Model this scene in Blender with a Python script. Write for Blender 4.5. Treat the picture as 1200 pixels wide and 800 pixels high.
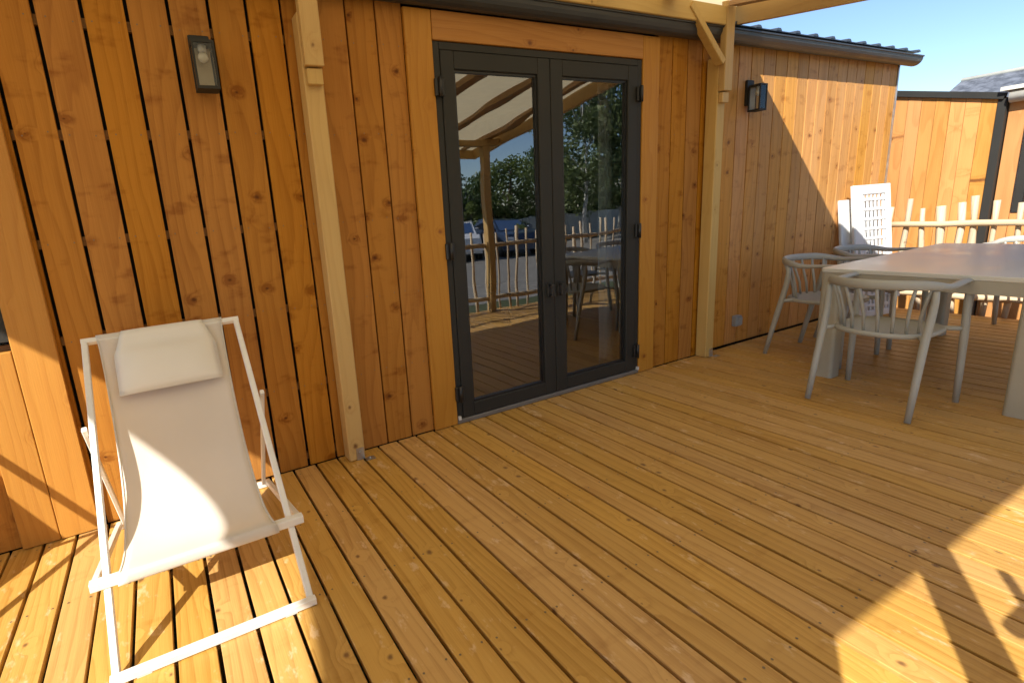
import bpy, math, random
from mathutils import Vector, Matrix
random.seed(7)
S = bpy.context.scene
for o in list(bpy.data.objects): bpy.data.objects.remove(o, do_unlink=True)
COL = S.collection

# ------------------------------------------------------------------ camera
cd = bpy.data.cameras.new('camera'); cam = bpy.data.objects.new('camera', cd); COL.objects.link(cam)
yaw, pitch, roll = .4739, -.2286, -.0757
fwd = Vector((math.sin(yaw)*math.cos(pitch), math.cos(yaw)*math.cos(pitch), math.sin(pitch)))
rt = Vector((math.cos(yaw), -math.sin(yaw), 0)); up = rt.cross(fwd)
r2 = rt*math.cos(roll) + up*math.sin(roll); u2 = -rt*math.sin(roll) + up*math.cos(roll)
M = Matrix.Identity(4)
for i in range(3):
    M[i][0] = r2[i]; M[i][1] = u2[i]; M[i][2] = -fwd[i]
M[0][3], M[1][3], M[2][3] = 0, -2.648, 1.28
cam.matrix_world = M
cd.sensor_fit = 'HORIZONTAL'; cd.sensor_width = 36; cd.lens = 18.293
cd.shift_x = .0757; cd.shift_y = -.0067; cd.clip_start = .02; cd.clip_end = 500
S.camera = cam
S.render.resolution_x = 1024; S.render.resolution_y = 682

# ------------------------------------------------------------------ light
SUN_AZ, SUN_EL = math.radians(58.5), math.radians(35.6)      # light travels towards (+x sin, +y cos)
W = bpy.data.worlds.new('World'); S.world = W; W.use_nodes = True
nt = W.node_tree; nt.nodes.clear()
sky = nt.nodes.new('ShaderNodeTexSky'); sky.sky_type = 'NISHITA'; sky.sun_disc = False
sky.sun_elevation = SUN_EL; sky.sun_rotation = SUN_AZ + math.pi
sky.air_density = 1.0; sky.dust_density = 0.; sky.ozone_density = 3.0; sky.altitude = 1200
bg = nt.nodes.new('ShaderNodeBackground'); bg.inputs[1].default_value = .085
wo = nt.nodes.new('ShaderNodeOutputWorld')
nt.links.new(sky.outputs[0], bg.inputs[0]); nt.links.new(bg.outputs[0], wo.inputs[0])
sd = bpy.data.lights.new('sun', 'SUN'); sd.energy = 4.1; sd.angle = math.radians(.55); sd.color = (1, .95, .86)
sun = bpy.data.objects.new('sun', sd); COL.objects.link(sun)
ldir = Vector((math.sin(SUN_AZ)*math.cos(SUN_EL), math.cos(SUN_AZ)*math.cos(SUN_EL), -math.sin(SUN_EL)))
sun.rotation_euler = ldir.to_track_quat('-Z', 'Y').to_euler(); sun.location = (-6, -8, 9)
S.view_settings.view_transform = 'Standard'; S.view_settings.look = 'None'
S.view_settings.gamma = 1; S.view_settings.use_curve_mapping = False
S.view_settings.exposure = 1.15
S.render.engine = 'CYCLES'
S.cycles.max_bounces = 8; S.cycles.diffuse_bounces = 4; S.cycles.transparent_max_bounces = 16

# ------------------------------------------------------------------ helpers
class MB:
    def __init__(s): s.v = []; s.f = []; s.sm = []; s.mi = []
    def add(s, vs, fs, smooth=False, mi=0):
        n = len(s.v); s.v += [tuple(p) for p in vs]
        for f in fs: s.f.append([i+n for i in f]); s.sm.append(smooth); s.mi.append(mi)
        return s
    def box(s, a, b, mi=0):
        x0, y0, z0 = a; x1, y1, z1 = b
        return s.add([(x0,y0,z0),(x1,y0,z0),(x1,y1,z0),(x0,y1,z0),(x0,y0,z1),(x1,y0,z1),(x1,y1,z1),(x0,y1,z1)],
              [(0,3,2,1),(4,5,6,7),(0,1,5,4),(1,2,6,5),(2,3,7,6),(3,0,4,7)], mi=mi)
    def prism(s, prof, axis, a0, a1, inset=0., mi=0):
        """prof: 2D polygon; axis 0/1/2 the extrude axis; optional end chamfer"""
        def mk(p, a):
            return {0:(a,p[0],p[1]), 1:(p[0],a,p[1]), 2:(p[0],p[1],a)}[axis]
        n = len(prof); cx = sum(p[0] for p in prof)/n; cy = sum(p[1] for p in prof)/n
        rings = []
        if inset:
            sh = [(p[0]+(inset if p[0]<cx else -inset), p[1]+(inset if p[1]<cy else -inset)) for p in prof]
            rings = [[mk(p,a0) for p in sh],[mk(p,a0+inset) for p in prof],[mk(p,a1-inset) for p in prof],[mk(p,a1) for p in sh]]
        else: rings = [[mk(p,a0) for p in prof],[mk(p,a1) for p in prof]]
        vs = [q for r in rings for q in r]; fs = []
        for k in range(len(rings)-1):
            for i in range(n):
                j = (i+1) % n; fs.append((k*n+i, k*n+j, (k+1)*n+j, (k+1)*n+i))
        fs.append(tuple(range(n-1,-1,-1))); fs.append(tuple(range((len(rings)-1)*n, len(rings)*n)))
        return s.add(vs, fs, mi=mi)
    def cbox(s, a, b, c=.004, axis=2, mi=0):
        """box with its long edges (along axis) and ends chamfered"""
        i, j = [k for k in range(3) if k != axis]
        x0,x1,y0,y1 = a[i],b[i],a[j],b[j]
        pr = [(x0+c,y0),(x1-c,y0),(x1,y0+c),(x1,y1-c),(x1-c,y1),(x0+c,y1),(x0,y1-c),(x0,y0+c)]
        return s.prism(pr, axis, a[axis], b[axis], min(c,.003), mi=mi)
    def tube(s, pts, rad, n=10, sx=1., sz=1., closed=False, mi=0, upv=None):
        pts = [Vector(p) for p in pts]
        if not isinstance(rad, (list, tuple)): rad = [rad]*len(pts)
        base = len(s.v); vs = []; fs = []
        nrm = Vector(upv) if upv else None
        for k, p in enumerate(pts):
            a = pts[k-1] if k else (pts[-1] if closed else pts[0]); b = pts[k+1] if k < len(pts)-1 else (pts[0] if closed else pts[-1])
            t = (b-a).normalized()
            if nrm is None: nrm = Vector((0,0,1)) if abs(t.z) < .9 else Vector((1,0,0))
            nn = Vector(upv) if upv else nrm
            nn = (nn - t*nn.dot(t)).normalized(); nrm = nn
            bb = t.cross(nn)
            for i in range(n):
                an = 2*math.pi*i/n
                vs.append(p + bb*(math.cos(an)*rad[k]*sx) + nn*(math.sin(an)*rad[k]*sz))
        m = len(pts)
        for k in range(m if closed else m-1):
            for i in range(n):
                j = (i+1)%n; k2 = (k+1)%m
                fs.append((k*n+i, k*n+j, k2*n+j, k2*n+i))
        s.add(vs, fs, True, mi)
        if not closed:
            s.f.append([base+i for i in range(n-1,-1,-1)]); s.sm.append(False); s.mi.append(mi)
            s.f.append([base+(m-1)*n+i for i in range(n)]); s.sm.append(False); s.mi.append(mi)
        return s
    def bar(s, p0, p1, w, h, upv=(0,0,1), c=.003, mi=0):
        """rectangular bar between two points, w across, h along upv"""
        p0, p1 = Vector(p0), Vector(p1); t = (p1-p0).normalized(); u = Vector(upv); u = (u-t*u.dot(t)).normalized(); b = t.cross(u)
        pr = [(-w/2+c,-h/2),(w/2-c,-h/2),(w/2,-h/2+c),(w/2,h/2-c),(w/2-c,h/2),(-w/2+c,h/2),(-w/2,h/2-c),(-w/2,-h/2+c)]
        vs = [p + b*q[0] + u*q[1] for p in (p0,p1) for q in pr]; n = 8
        fs = [(i,(i+1)%n,n+(i+1)%n,n+i) for i in range(n)] + [tuple(range(n-1,-1,-1)), tuple(range(n,2*n))]
        return s.add(vs, fs, mi=mi)
    def grid(s, rows, smooth=True, mi=0):
        n = len(rows[0]); vs = [p for r in rows for p in r]
        fs = [(k*n+i, k*n+i+1, (k+1)*n+i+1, (k+1)*n+i) for k in range(len(rows)-1) for i in range(n-1)]
        return s.add(vs, fs, smooth, mi)
    def mesh(s, name, mats):
        me = bpy.data.meshes.new(name); me.from_pydata(s.v, [], s.f)
        me.polygons.foreach_set('use_smooth', s.sm); me.polygons.foreach_set('material_index', s.mi)
        for m in (mats if isinstance(mats, (list, tuple)) else [mats]): me.materials.append(m)
        me.validate(); me.update(); return me
    def obj(s, name, mats, parent=None, loc=(0,0,0), **kw):
        return put(name, s.mesh(name, mats), parent, loc, **kw)

def put(name, me, parent=None, loc=(0,0,0), rot=(0,0,0), **kw):
    o = bpy.data.objects.new(name, me); COL.objects.link(o); o.location = loc; o.rotation_euler = rot
    if parent: o.parent = parent
    for k, v in kw.items(): o[k] = v
    return o
def thing(name, label, cat, loc=(0,0,0), rz=0, group=None):
    o = put(name, None, None, loc, (0,0,rz), label=label, category=cat); o.empty_display_size = .1
    if group: o['group'] = group
    return o
def solidify(o, th, off=0):
    m = o.modifiers.new('solid', 'SOLIDIFY'); m.thickness = th; m.offset = off
def kids(o): return [c for c in bpy.data.objects if c.parent == o]
def copy_tree(o, parent=None):
    c = o.copy(); COL.objects.link(c)
    if parent: c.parent = parent
    for k in kids(o): copy_tree(k, c)
    return c

# ------------------------------------------------------------------ materials
def newmat(name):
    m = bpy.data.materials.new(name); m.use_nodes = True; n = m.node_tree.nodes; n.clear()
    out = n.new('ShaderNodeOutputMaterial'); b = n.new('ShaderNodeBsdfPrincipled')
    m.node_tree.links.new(b.outputs[0], out.inputs[0]); return m, n, m.node_tree.links, b, out
def mth(n, l, op, a, b=None, c=None, clamp=False):
    x = n.new('ShaderNodeMath'); x.operation = op; x.use_clamp = clamp
    for i, v in enumerate((a, b, c)):
        if v is None: continue
        if isinstance(v, (int, float)): x.inputs[i].default_value = v
        else: l.new(v, x.inputs[i])
    return x.outputs[0]
def mapr(n, l, v, a, b, c=0., d=1., smooth=True):
    x = n.new('ShaderNodeMapRange'); x.interpolation_type = 'SMOOTHSTEP' if smooth else 'LINEAR'
    l.new(v, x.inputs[0])
    for i, q in enumerate((a,b,c,d)):
        if isinstance(q, (int, float)): x.inputs[i+1].default_value = q
        else: l.new(q, x.inputs[i+1])
    return x.outputs[0]
def mixc(n, l, f, a, b, blend='MIX'):
    x = n.new('ShaderNodeMix'); x.data_type = 'RGBA'; x.blend_type = blend
    for s, v in ((x.inputs[0], f), (x.inputs[6], a), (x.inputs[7], b)):
        if isinstance(v, (int, float)): s.default_value = v
        elif isinstance(v, tuple): s.default_value = (*v, 1)
        else: l.new(v, s)
    return x.outputs[2]
def comb(n, l, x, y, z):
    c = n.new('ShaderNodeCombineXYZ')
    for i, v in enumerate((x,y,z)):
        if isinstance(v, (int,float)): c.inputs[i].default_value = v
        else: l.new(v, c.inputs[i])
    return c.outputs[0]
def noise(n, l, vec, scale, detail=2., rough=.5, dim='3D'):
    x = n.new('ShaderNodeTexNoise'); x.noise_dimensions = dim; l.new(vec, x.inputs['Vector'])
    x.inputs['Scale'].default_value = scale; x.inputs['Detail'].default_value = detail; x.inputs['Roughness'].default_value = rough
    return x.outputs[0]
def vmul(n, l, v, s):
    x = n.new('ShaderNodeVectorMath'); x.operation = 'MULTIPLY'; l.new(v, x.inputs[0]); x.inputs[1].default_value = s; return x.outputs[0]

def wood(name, light, dark, axis='Z', knot=.5, ringf=26., contrast=1., rough=.55, vary=.18, knotcol=(.13,.042,.012), scuff=0., grey=0., spec=.35, kel=1.25, ha=.35, hue=.004, ks=1., smear=0.):
    m, n, l, b, out = newmat(name)
    tc = n.new('ShaderNodeTexCoord'); oi = n.new('ShaderNodeObjectInfo'); r = oi.outputs['Random']
    sp = n.new('ShaderNodeSeparateXYZ'); l.new(tc.outputs['Object'], sp.inputs[0])
    ix = {'X':(2,1,0), 'Y':(0,2,1), 'Z':(0,1,2)}[axis]
    u = mth(n,l,'ADD', sp.outputs[ix[0]], mth(n,l,'MULTIPLY', r, 37.3))
    w = mth(n,l,'ADD', sp.outputs[ix[1]], mth(n,l,'MULTIPLY', r, 11.9))
    a = mth(n,l,'ADD', sp.outputs[ix[2]], mth(n,l,'MULTIPLY', r, 83.1))
    P = comb(n,l,u,w,a)
    # knots
    K1, K2 = 8.5, 3.0
    vo = n.new('ShaderNodeTexVoronoi'); vo.voronoi_dimensions = '2D'; vo.inputs['Scale'].default_value = 1
    kv = comb(n,l, mth(n,l,'MULTIPLY',u,K1), mth(n,l,'MULTIPLY',a,K2), 0.); l.new(kv, vo.inputs['Vector'])
    df = n.new('ShaderNodeVectorMath'); df.operation = 'SUBTRACT'; l.new(kv, df.inputs[0]); l.new(vo.outputs['Position'], df.inputs[1])
    wob = noise(n,l,P,55.,1.)
    ds = n.new('ShaderNodeSeparateXYZ'); l.new(df.outputs[0], ds.inputs[0])
    du = mth(n,l,'DIVIDE', ds.outputs[0], K1); da = mth(n,l,'DIVIDE', ds.outputs[1], K2*kel)
    d = mth(n,l,'SQRT', mth(n,l,'ADD', mth(n,l,'MULTIPLY',du,du), mth(n,l,'MULTIPLY',da,da)))
    d = mth(n,l,'ADD', d, mth(n,l,'MULTIPLY', mth(n,l,'SUBTRACT',wob,.5), .008))
    cs = n.new('ShaderNodeSeparateColor'); l.new(vo.outputs['Color'], cs.inputs[0])
    rk = mapr(n,l, cs.outputs[0], 1-knot, 1., .0005, .0165*ks, False)
    core = mapr(n,l, d, mth(n,l,'MULTIPLY',rk,.2), mth(n,l,'MULTIPLY',rk,1.5), .85, 0.)
    has = mapr(n,l, cs.outputs[0], 1-knot, 1-knot+.15, 0., 1.)
    halo = mth(n,l,'MULTIPLY', mapr(n,l, d, 0., .055, 1., 0.), has)
    # growth rings / cathedral grain
    low = noise(n,l, vmul(n,l,P,(3.2,3.2,.55)), 1., 2., .45)
    mid = noise(n,l, vmul(n,l,P,(14.,14.,1.6)), 1., 2., .5)
    t = mth(n,l,'ADD', mth(n,l,'MULTIPLY',u,ringf), mth(n,l,'MULTIPLY',low,9.))
    t = mth(n,l,'ADD', t, mth(n,l,'MULTIPLY',mid,1.1)); t = mth(n,l,'ADD', t, mth(n,l,'MULTIPLY',halo,1.7))
    ring = mth(n,l,'FRACT', t); ring = mth(n,l,'POWER', ring, 2.2)
    ring = mth(n,l,'MULTIPLY', ring, mapr(n,l, mth(n,l,'FRACT',t), .9, 1., 1., 0.))
    fine = noise(n,l, vmul(n,l,P,(210.,210.,4.5)), 1., 3., .6)
    blot = noise(n,l, vmul(n,l,P,(5.,5.,1.1)), 1., 2., .55)
    f = mth(n,l,'ADD', mth(n,l,'MULTIPLY',ring,.55*contrast), mth(n,l,'MULTIPLY', mth(n,l,'SUBTRACT',fine,.5), .9*contrast))
    f = mth(n,l,'ADD', f, mth(n,l,'MULTIPLY', mth(n,l,'SUBTRACT',blot,.45), 1.1*contrast))
    sm_ = noise(n,l, vmul(n,l,P,(18.,18.,22.)), 1., 2., .6)
    f = mth(n,l,'ADD', f, mth(n,l,'MULTIPLY', mth(n,l,'MULTIPLY', halo, mapr(n,l,sm_,.35,.65,.2,1.6)), ha), None, True)
    if smear: f = mth(n,l,'ADD', f, mapr(n,l, noise(n,l, vmul(n,l,P,(6.,6.,13.)), 1., 3., .6), .56, .74, 0., smear), None, True)
    col = mixc(n,l, f, light, dark)
    if grey:
        g = mapr(n,l, noise(n,l, vmul(n,l,P,(4.,4.,.8)), 1., 3.), .5, .75, 0., grey)
        col = mixc(n,l, g, col, (.42,.36,.29))
    if scuff:
        sc = mapr(n,l, noise(n,l, vmul(n,l,P,(17.,17.,8.)), 1., 4., .7), .585, .70, 0., scuff)
        col = mixc(n,l, sc, col, (.74,.52,.30))
    rnd = mth(n,l,'FRACT', mth(n,l,'MULTIPLY', r, 7.77))
    hsv = n.new('ShaderNodeHueSaturation'); l.new(col, hsv.inputs['Color'])
    l.new(mapr(n,l, r, 0.,1., 1-vary, 1+vary, False), hsv.inputs['Value'])
    l.new(mapr(n,l, rnd, 0.,1., .5-hue, .5+hue*.8, False), hsv.inputs['Hue'])
    l.new(mapr(n,l, rnd, 0.,1., .95, 1.04, False), hsv.inputs['Saturation'])
    col = mixc(n,l, mth(n,l,'MULTIPLY', core, has), hsv.outputs[0], knotcol)
    l.new(col, b.inputs['Base Color'])
    l.new(mapr(n,l, fine, .3,.7, rough-.08, rough+.1), b.inputs['Roughness'])
    b.inputs['Specular IOR Level'].default_value = spec
    bp = n.new('ShaderNodeBump'); bp.inputs['Strength'].default_value = .35; bp.inputs['Distance'].default_value = .0016
    hgt = mth(n,l,'ADD', mth(n,l,'MULTIPLY',fine,.8), mth(n,l,'MULTIPLY',ring,.5)); hgt = mth(n,l,'ADD', hgt, mth(n,l,'MULTIPLY', mth(n,l,'MULTIPLY',core,has), -.6))
    l.new(hgt, bp.inputs['Height']); l.new(bp.outputs[0], b.inputs['Normal'])
    return m

def plain(name, col, rough=.5, metal=0., spec=.5, var=.06, nscale=8., bump=0., bscale=200., coat=0.):
    m, n, l, b, out = newmat(name)
    tc = n.new('ShaderNodeTexCoord')
    k = noise(n,l,tc.outputs['Object'],nscale,4.,.6)
    lo = tuple(c*(1-var) for c in col); hi = tuple(min(1,c*(1+var)) for c in col)
    l.new(mixc(n,l, mapr(n,l,k,.3,.7), lo, hi), b.inputs['Base Color'])
    l.new(mapr(n,l,k,.3,.7,max(0,rough-.06),rough+.06), b.inputs['Roughness'])
    b.inputs['Metallic'].default_value = metal; b.inputs['Specular IOR Level'].default_value = spec; b.inputs['Coat Weight'].default_value = coat
    if bump:
        bp = n.new('ShaderNodeBump'); bp.inputs['Strength'].default_value = bump; bp.inputs['Distance'].default_value = .001
        l.new(noise(n,l,tc.outputs['Object'],bscale,2.), bp.inputs['Height']); l.new(bp.outputs[0], b.inputs['Normal'])
    return m

CLAD_L, CLAD_D = (.45,.192,.028), (.26,.090,.010)
m_clad = wood('clad_pine', CLAD_L, CLAD_D, 'Z', knot=.42, ringf=16, vary=.06, contrast=.9, kel=.75, ha=1.1, hue=.001, ks=.9, knotcol=(.085,.024,.006), spec=.15, rough=.65, smear=.6)
m_cladr = wood('clad_pine_weathered', (.57,.27,.062), (.38,.15,.026), 'Z', knot=.45, ringf=20, vary=.10, hue=.002, grey=.1, kel=.8, ha=.9, smear=.6)
m_trim = wood('trim_pine', (.50,.232,.043), (.36,.138,.020), 'Z', knot=.35, ringf=16, vary=.05, contrast=.7, kel=.9, ha=.6, hue=.002, knotcol=(.2,.06,.015))
m_trimx = wood('trim_pine_level', (.46,.205,.040), (.31,.11,.016), 'X', knot=.35, ringf=20, vary=.05, contrast=.8)
m_neigh = wood('clad_larch', (.58,.275,.075), (.43,.17,.036), 'Z', knot=.4, ringf=20, vary=.12)
m_deck = wood('deck_pine', (.58,.335,.090), (.40,.203,.043), 'Y', knot=.45, ringf=26, vary=.06, rough=.48, scuff=.65, grey=.0, spec=.4, ha=-.5, hue=.0015, ks=.75, contrast=1.3, knotcol=(.15,.065,.025), smear=.35)
m_joist = wood('joist_pine', (.30,.19,.08), (.2,.11,.04), 'X', knot=.3, vary=.05)
m_batten = wood('batten_pine', (.30,.15,.045), (.2,.09,.025), 'X', knot=.3, vary=.08)
m_post = wood('post_pine', (.58,.385,.135), (.46,.27,.075), 'Z', knot=.25, ringf=24, vary=.05, contrast=.6)
m_beamx = wood('beam_pine', (.58,.385,.135), (.46,.27,.075), 'X', knot=.25, ringf=18, vary=.05, contrast=.6)
m_beamy = wood('beam_pine_deep', (.58,.385,.135), (.46,.27,.075), 'Y', knot=.25, ringf=18, vary=.05, contrast=.6)
m_rafter = wood('rafter_live_edge', (.40,.24,.10), (.26,.13,.045), 'Y', knot=.35, ringf=30, vary=.08)
m_picket = wood('chestnut_split', (.62,.50,.34), (.44,.32,.19), 'Z', knot=.3, ringf=60, vary=.16, contrast=1.2, rough=.75, grey=.5)
m_rail = wood('chestnut_pole', (.62,.48,.30), (.46,.33,.19), 'Y', knot=.3, ringf=60, vary=.08, rough=.75)
m_railx = wood('chestnut_pole_level', (.62,.48,.30), (.46,.33,.19), 'X', knot=.3, ringf=60, vary=.08, rough=.75)
m_anth = plain('anthracite_metal', (.027,.026,.023), .58, 0., .3, .05, 3.)
m_gut = plain('gutter_metal', (.045,.047,.050), .4, .2, .5, .06, 4.)
m_roofm = plain('roof_sheet', (.055,.065,.082), .40, .2, .5, .08, 3.)
m_black = plain('membrane_black', (.008,.008,.009), .9)
m_blk = plain('black_plastic', (.015,.015,.016), .35)
m_zinc = plain('zinc_plated_steel', (.55,.56,.57), .35, .9, .5, .1, 30.)
m_screw = plain('screw_head', (.20,.15,.09), .5, .3)
m_alu = plain('aluminium_sill', (.20,.19,.18), .5, .4)
m_grey = plain('socket_grey', (.30,.32,.35), .5)
m_white = plain('plastic_white', (.66,.66,.65), .4, 0., .5, .03)
m_frame = plain('chair_lacquer_ivory', (.80,.77,.70), .38, 0., .5, .04, 12.)
m_ctab = plain('mastic_paint', (.42,.39,.31), .42, 0., .45, .04, 5., .1, 600.)
m_ttop = plain('table_top_sky_sheen', (.70,.69,.62), .34, 0., .5, .03, 4.)  # paler than the apron and legs: sky reflection put into the base colour
m_cchair = plain('mastic_plastic', (.42,.41,.36), .45, 0., .45, .03, 5.)
m_wallin = plain('room_wall', (.74,.70,.62), .8)
m_floorin = plain('room_floor', (.42,.34,.26), .5)
m_cab = plain('cabinet_front', (.45,.38,.29), .5)
m_bulb = plain('bulb_opal', (.85,.82,.74), .35)
m_refl = plain('lamp_reflector', (.52,.42,.28), .4)
m_slate = plain('slate', (.13,.14,.165), .6, 0., .5, .4, 5.)
m_render = plain('house_render', (.52,.52,.51), .85, 0., .3, .06, 3.)
m_pale = plain('pale_fascia', (.62,.60,.52), .6)
m_panel = plain('panel_concrete', (.55,.55,.53), .8, 0., .3, .1, 2.)
m_tyre = plain('tyre', (.02,.02,.02), .8)
m_rim = plain('rim', (.45,.46,.48), .35, .8)
m_carw = plain('car_paint_white', (.80,.80,.80), .25, 0., .5, .02, 2., coat=.6)
m_carb = plain('car_paint_blue', (.05,.075,.13), .25, .2, .5, .04, 2., coat=.6)
m_lampg = plain('headlight', (.7,.72,.75), .15)
m_bark = plain('bark', (.16,.12,.085), .9, 0., .2, .3, 14., .5, 60.)
m_birch = plain('birch_bark', (.55,.53,.48), .8, 0., .2, .35, 9.)

def fabric(name, col, scale=900., transl=.0, rough=.8):
    m, n, l, b, out = newmat(name); tc = n.new('ShaderNodeTexCoord')
    k = noise(n,l,tc.outputs['Object'],3.,3.); f = noise(n,l,tc.outputs['Object'],scale,1.)
    c = mixc(n,l, mapr(n,l,k,.3,.7), tuple(x*.96 for x in col), tuple(min(1,x*1.03) for x in col))
    l.new(c, b.inputs['Base Color']); b.inputs['Roughness'].default_value = rough; b.inputs['Specular IOR Level'].default_value = .2
    bp = n.new('ShaderNodeBump'); bp.inputs['Strength'].default_value = .25; bp.inputs['Distance'].default_value = .0008
    l.new(f, bp.inputs['Height']); l.new(bp.outputs[0], b.inputs['Normal'])
    if transl:
        tr = n.new('ShaderNodeBsdfTranslucent'); l.new(c, tr.inputs[0]); mx = n.new('ShaderNodeMixShader'); mx.inputs[0].default_value = transl
        l.new(b.outputs[0], mx.inputs[1]); l.new(tr.outputs[0], mx.inputs[2]); l.new(mx.outputs[0], out.inputs[0])
    return m
m_sling = fabric('sling_mesh_fabric', (.87,.82,.74), 700., .38)
m_pillow = fabric('pillow_fabric', (.80,.75,.66), 500.)
m_canvas = fabric('canopy_canvas', (.82,.67,.40), 300., .62)
m_curtain = fabric('curtain_linen', (.88,.86,.82), 300., .3)

def glass(name, tint=(.72,.76,.76), ior=1.9, rough=0.):
    m, n, l, b, out = newmat(name); n.remove(b)
    fr = n.new('ShaderNodeFresnel'); fr.inputs[0].default_value = ior
    tr = n.new('ShaderNodeBsdfTransparent'); tr.inputs[0].default_value = (*tint, 1)
    gl = n.new('ShaderNodeBsdfGlossy'); gl.inputs['Roughness'].default_value = rough; gl.inputs['Color'].default_value = (.93,.95,1,1)
    tc = n.new('ShaderNodeTexCoord'); bp = n.new('ShaderNodeBump'); bp.inputs['Strength'].default_value = .5; bp.inputs['Distance'].default_value = .004
    l.new(noise(n,l,tc.outputs['Object'],2.2,1.), bp.inputs['Height']); l.new(bp.outputs[0], gl.inputs['Normal'])
    mx = n.new('ShaderNodeMixShader'); l.new(fr.outputs[0], mx.inputs[0]); l.new(tr.outputs[0], mx.inputs[1]); l.new(gl.outputs[0], mx.inputs[2])
    l.new(mx.outputs[0], out.inputs[0]); return m
m_glass = glass('door_glass', (.84,.86,.84), 2.9)
m_lglass = glass('lamp_glass', (.92,.92,.90), 1.35, .02)
m_cglass = glass('car_glass', (.12,.14,.15), 1.6)

def ground_mat():
    m, n, l, b, out = newmat('grass_ground'); tc = n.new('ShaderNodeTexCoord')
    g = noise(n,l,tc.outputs['Object'],.7,5.,.6); h = noise(n,l,tc.outputs['Object'],35.,3.)
    c = mixc(n,l, mapr(n,l,g,.35,.65), (.060,.085,.022), (.115,.110,.045)); c = mixc(n,l, mapr(n,l,h,.3,.7), c, (.045,.06,.016))
    l.new(c, b.inputs['Base Color']); b.inputs['Roughness'].default_value = .9; return m
m_ground = ground_mat()
m_road = plain('gravel_road', (.24,.22,.19), .9, 0., .3, .2, 6., .8, 90.)
def leafmat(name, c1, c2):
    m, n, l, b, out = newmat(name); tc = n.new('ShaderNodeTexCoord')
    k = noise(n,l,tc.outputs['Object'],1.6,3.)
    geo = n.new('ShaderNodeNewGeometry'); rr = mth(n,l,'ADD', mth(n,l,'MULTIPLY',geo.outputs['Random Per Island'],.5), mth(n,l,'MULTIPLY',k,.6), None, True)
    c = mixc(n,l, rr, c1, c2); l.new(c, b.inputs['Base Color']); b.inputs['Roughness'].default_value = .5
    tr = n.new('ShaderNodeBsdfTranslucent'); l.new(c, tr.inputs[0]); mx = n.new('ShaderNodeMixShader'); mx.inputs[0].default_value = .3
    l.new(b.outputs[0], mx.inputs[1]); l.new(tr.outputs[0], mx.inputs[2]); l.new(mx.outputs[0], out.inputs[0]); return m
m_leaf1 = leafmat('leaf_dark', (.055,.10,.024), (.12,.17,.045))
m_leaf2 = leafmat('leaf_light', (.10,.14,.03), (.21,.26,.06))
m_leaf3 = leafmat('leaf_birch', (.10,.14,.045), (.20,.24,.085))

# ================================================================== SETTING
GZ = -.60
MB().add([(-120,-160,GZ),(160,-160,GZ),(160,120,GZ),(-120,120,GZ)], [(0,1,2,3)]).obj('ground', m_ground, kind='structure')
MB().add([(-40,-18.6,GZ+.004),(60,-18.6,GZ+.004),(60,-6.2,GZ+.004),(-40,-6.2,GZ+.004)], [(0,1,2,3)]).obj('road', m_road, kind='structure')
MB().add([(6.66,-3.2,GZ+.006),(9.6,-3.2,GZ+.006),(9.6,6,GZ+.006),(6.66,6,GZ+.006)], [(0,1,2,3)]).obj('gravel_path', m_road, kind='structure')

# ---- deck: joists + boards running out from the wall
DX0, DP = .2074, .1217
DY0, DY1 = -.004, -2.96
jm = MB()
for y in [-.06-.48*i for i in range(7)]: jm.box((-2.6,y-.022,-.16),(6.52,y+.022,-.0275))
jm.box((6.525,DY1,-.17),(6.548,DY0,-.03)); jm.box((-2.6,DY1-.024,GZ+.02),(6.548,DY1-.001,-.03))
for x in (-2.5,-.4,1.9,4.2,6.4):
    for y in (-.1,-1.5,-2.85): jm.box((x-.045,y-.045,GZ-.05),(x+.045,y+.045,-.165))
deck = jm.obj('deck', m_joist, kind='structure', label='pine board terrace floor laid square to the chalet wall')
w = DP-.0120
bme = [MB().cbox((-w/2+random.uniform(-.0008,.0008),DY1,-.0275),(w/2,DY0,0),.002,1).mesh('deck_board', m_deck) for _ in range(3)]
k0 = int(math.ceil((-2.6-DX0)/DP)); k1 = int((6.5-DX0)/DP)
scr = MB()
for k in range(k0, k1+1):
    x = DX0+(k+.5)*DP
    o = put('deck_board', bme[k%3], deck, (x+random.uniform(-.0009,.0009), 0, random.uniform(-.0012,.0008)), (0,0,random.uniform(-.0004,.0004)))
    for j in range(7):
        y = -.06-.48*j
        for s in (-1,1):
            cx = x+s*.038+random.uniform(-.004,.004); cy = y+random.uniform(-.008,.008)
            scr.add([(cx+.0042*math.cos(t*1.0472), cy+.0042*math.sin(t*1.0472), .0012) for t in range(6)], [tuple(range(6))])
scr.obj('deck_screws', m_screw, deck, kind='stuff')

# ================================================================== CHALET
ch = thing('timber_chalet', 'orange timber-clad chalet with dark french doors opening onto the deck', 'building', (2,0,0))
def cput(name, mb, mats, parent=ch, **kw):
    o = mb.obj(name, mats, parent, **kw)
    if parent is ch: o.location = (-2,0,0)
    return o
WT = 2.335
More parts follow.
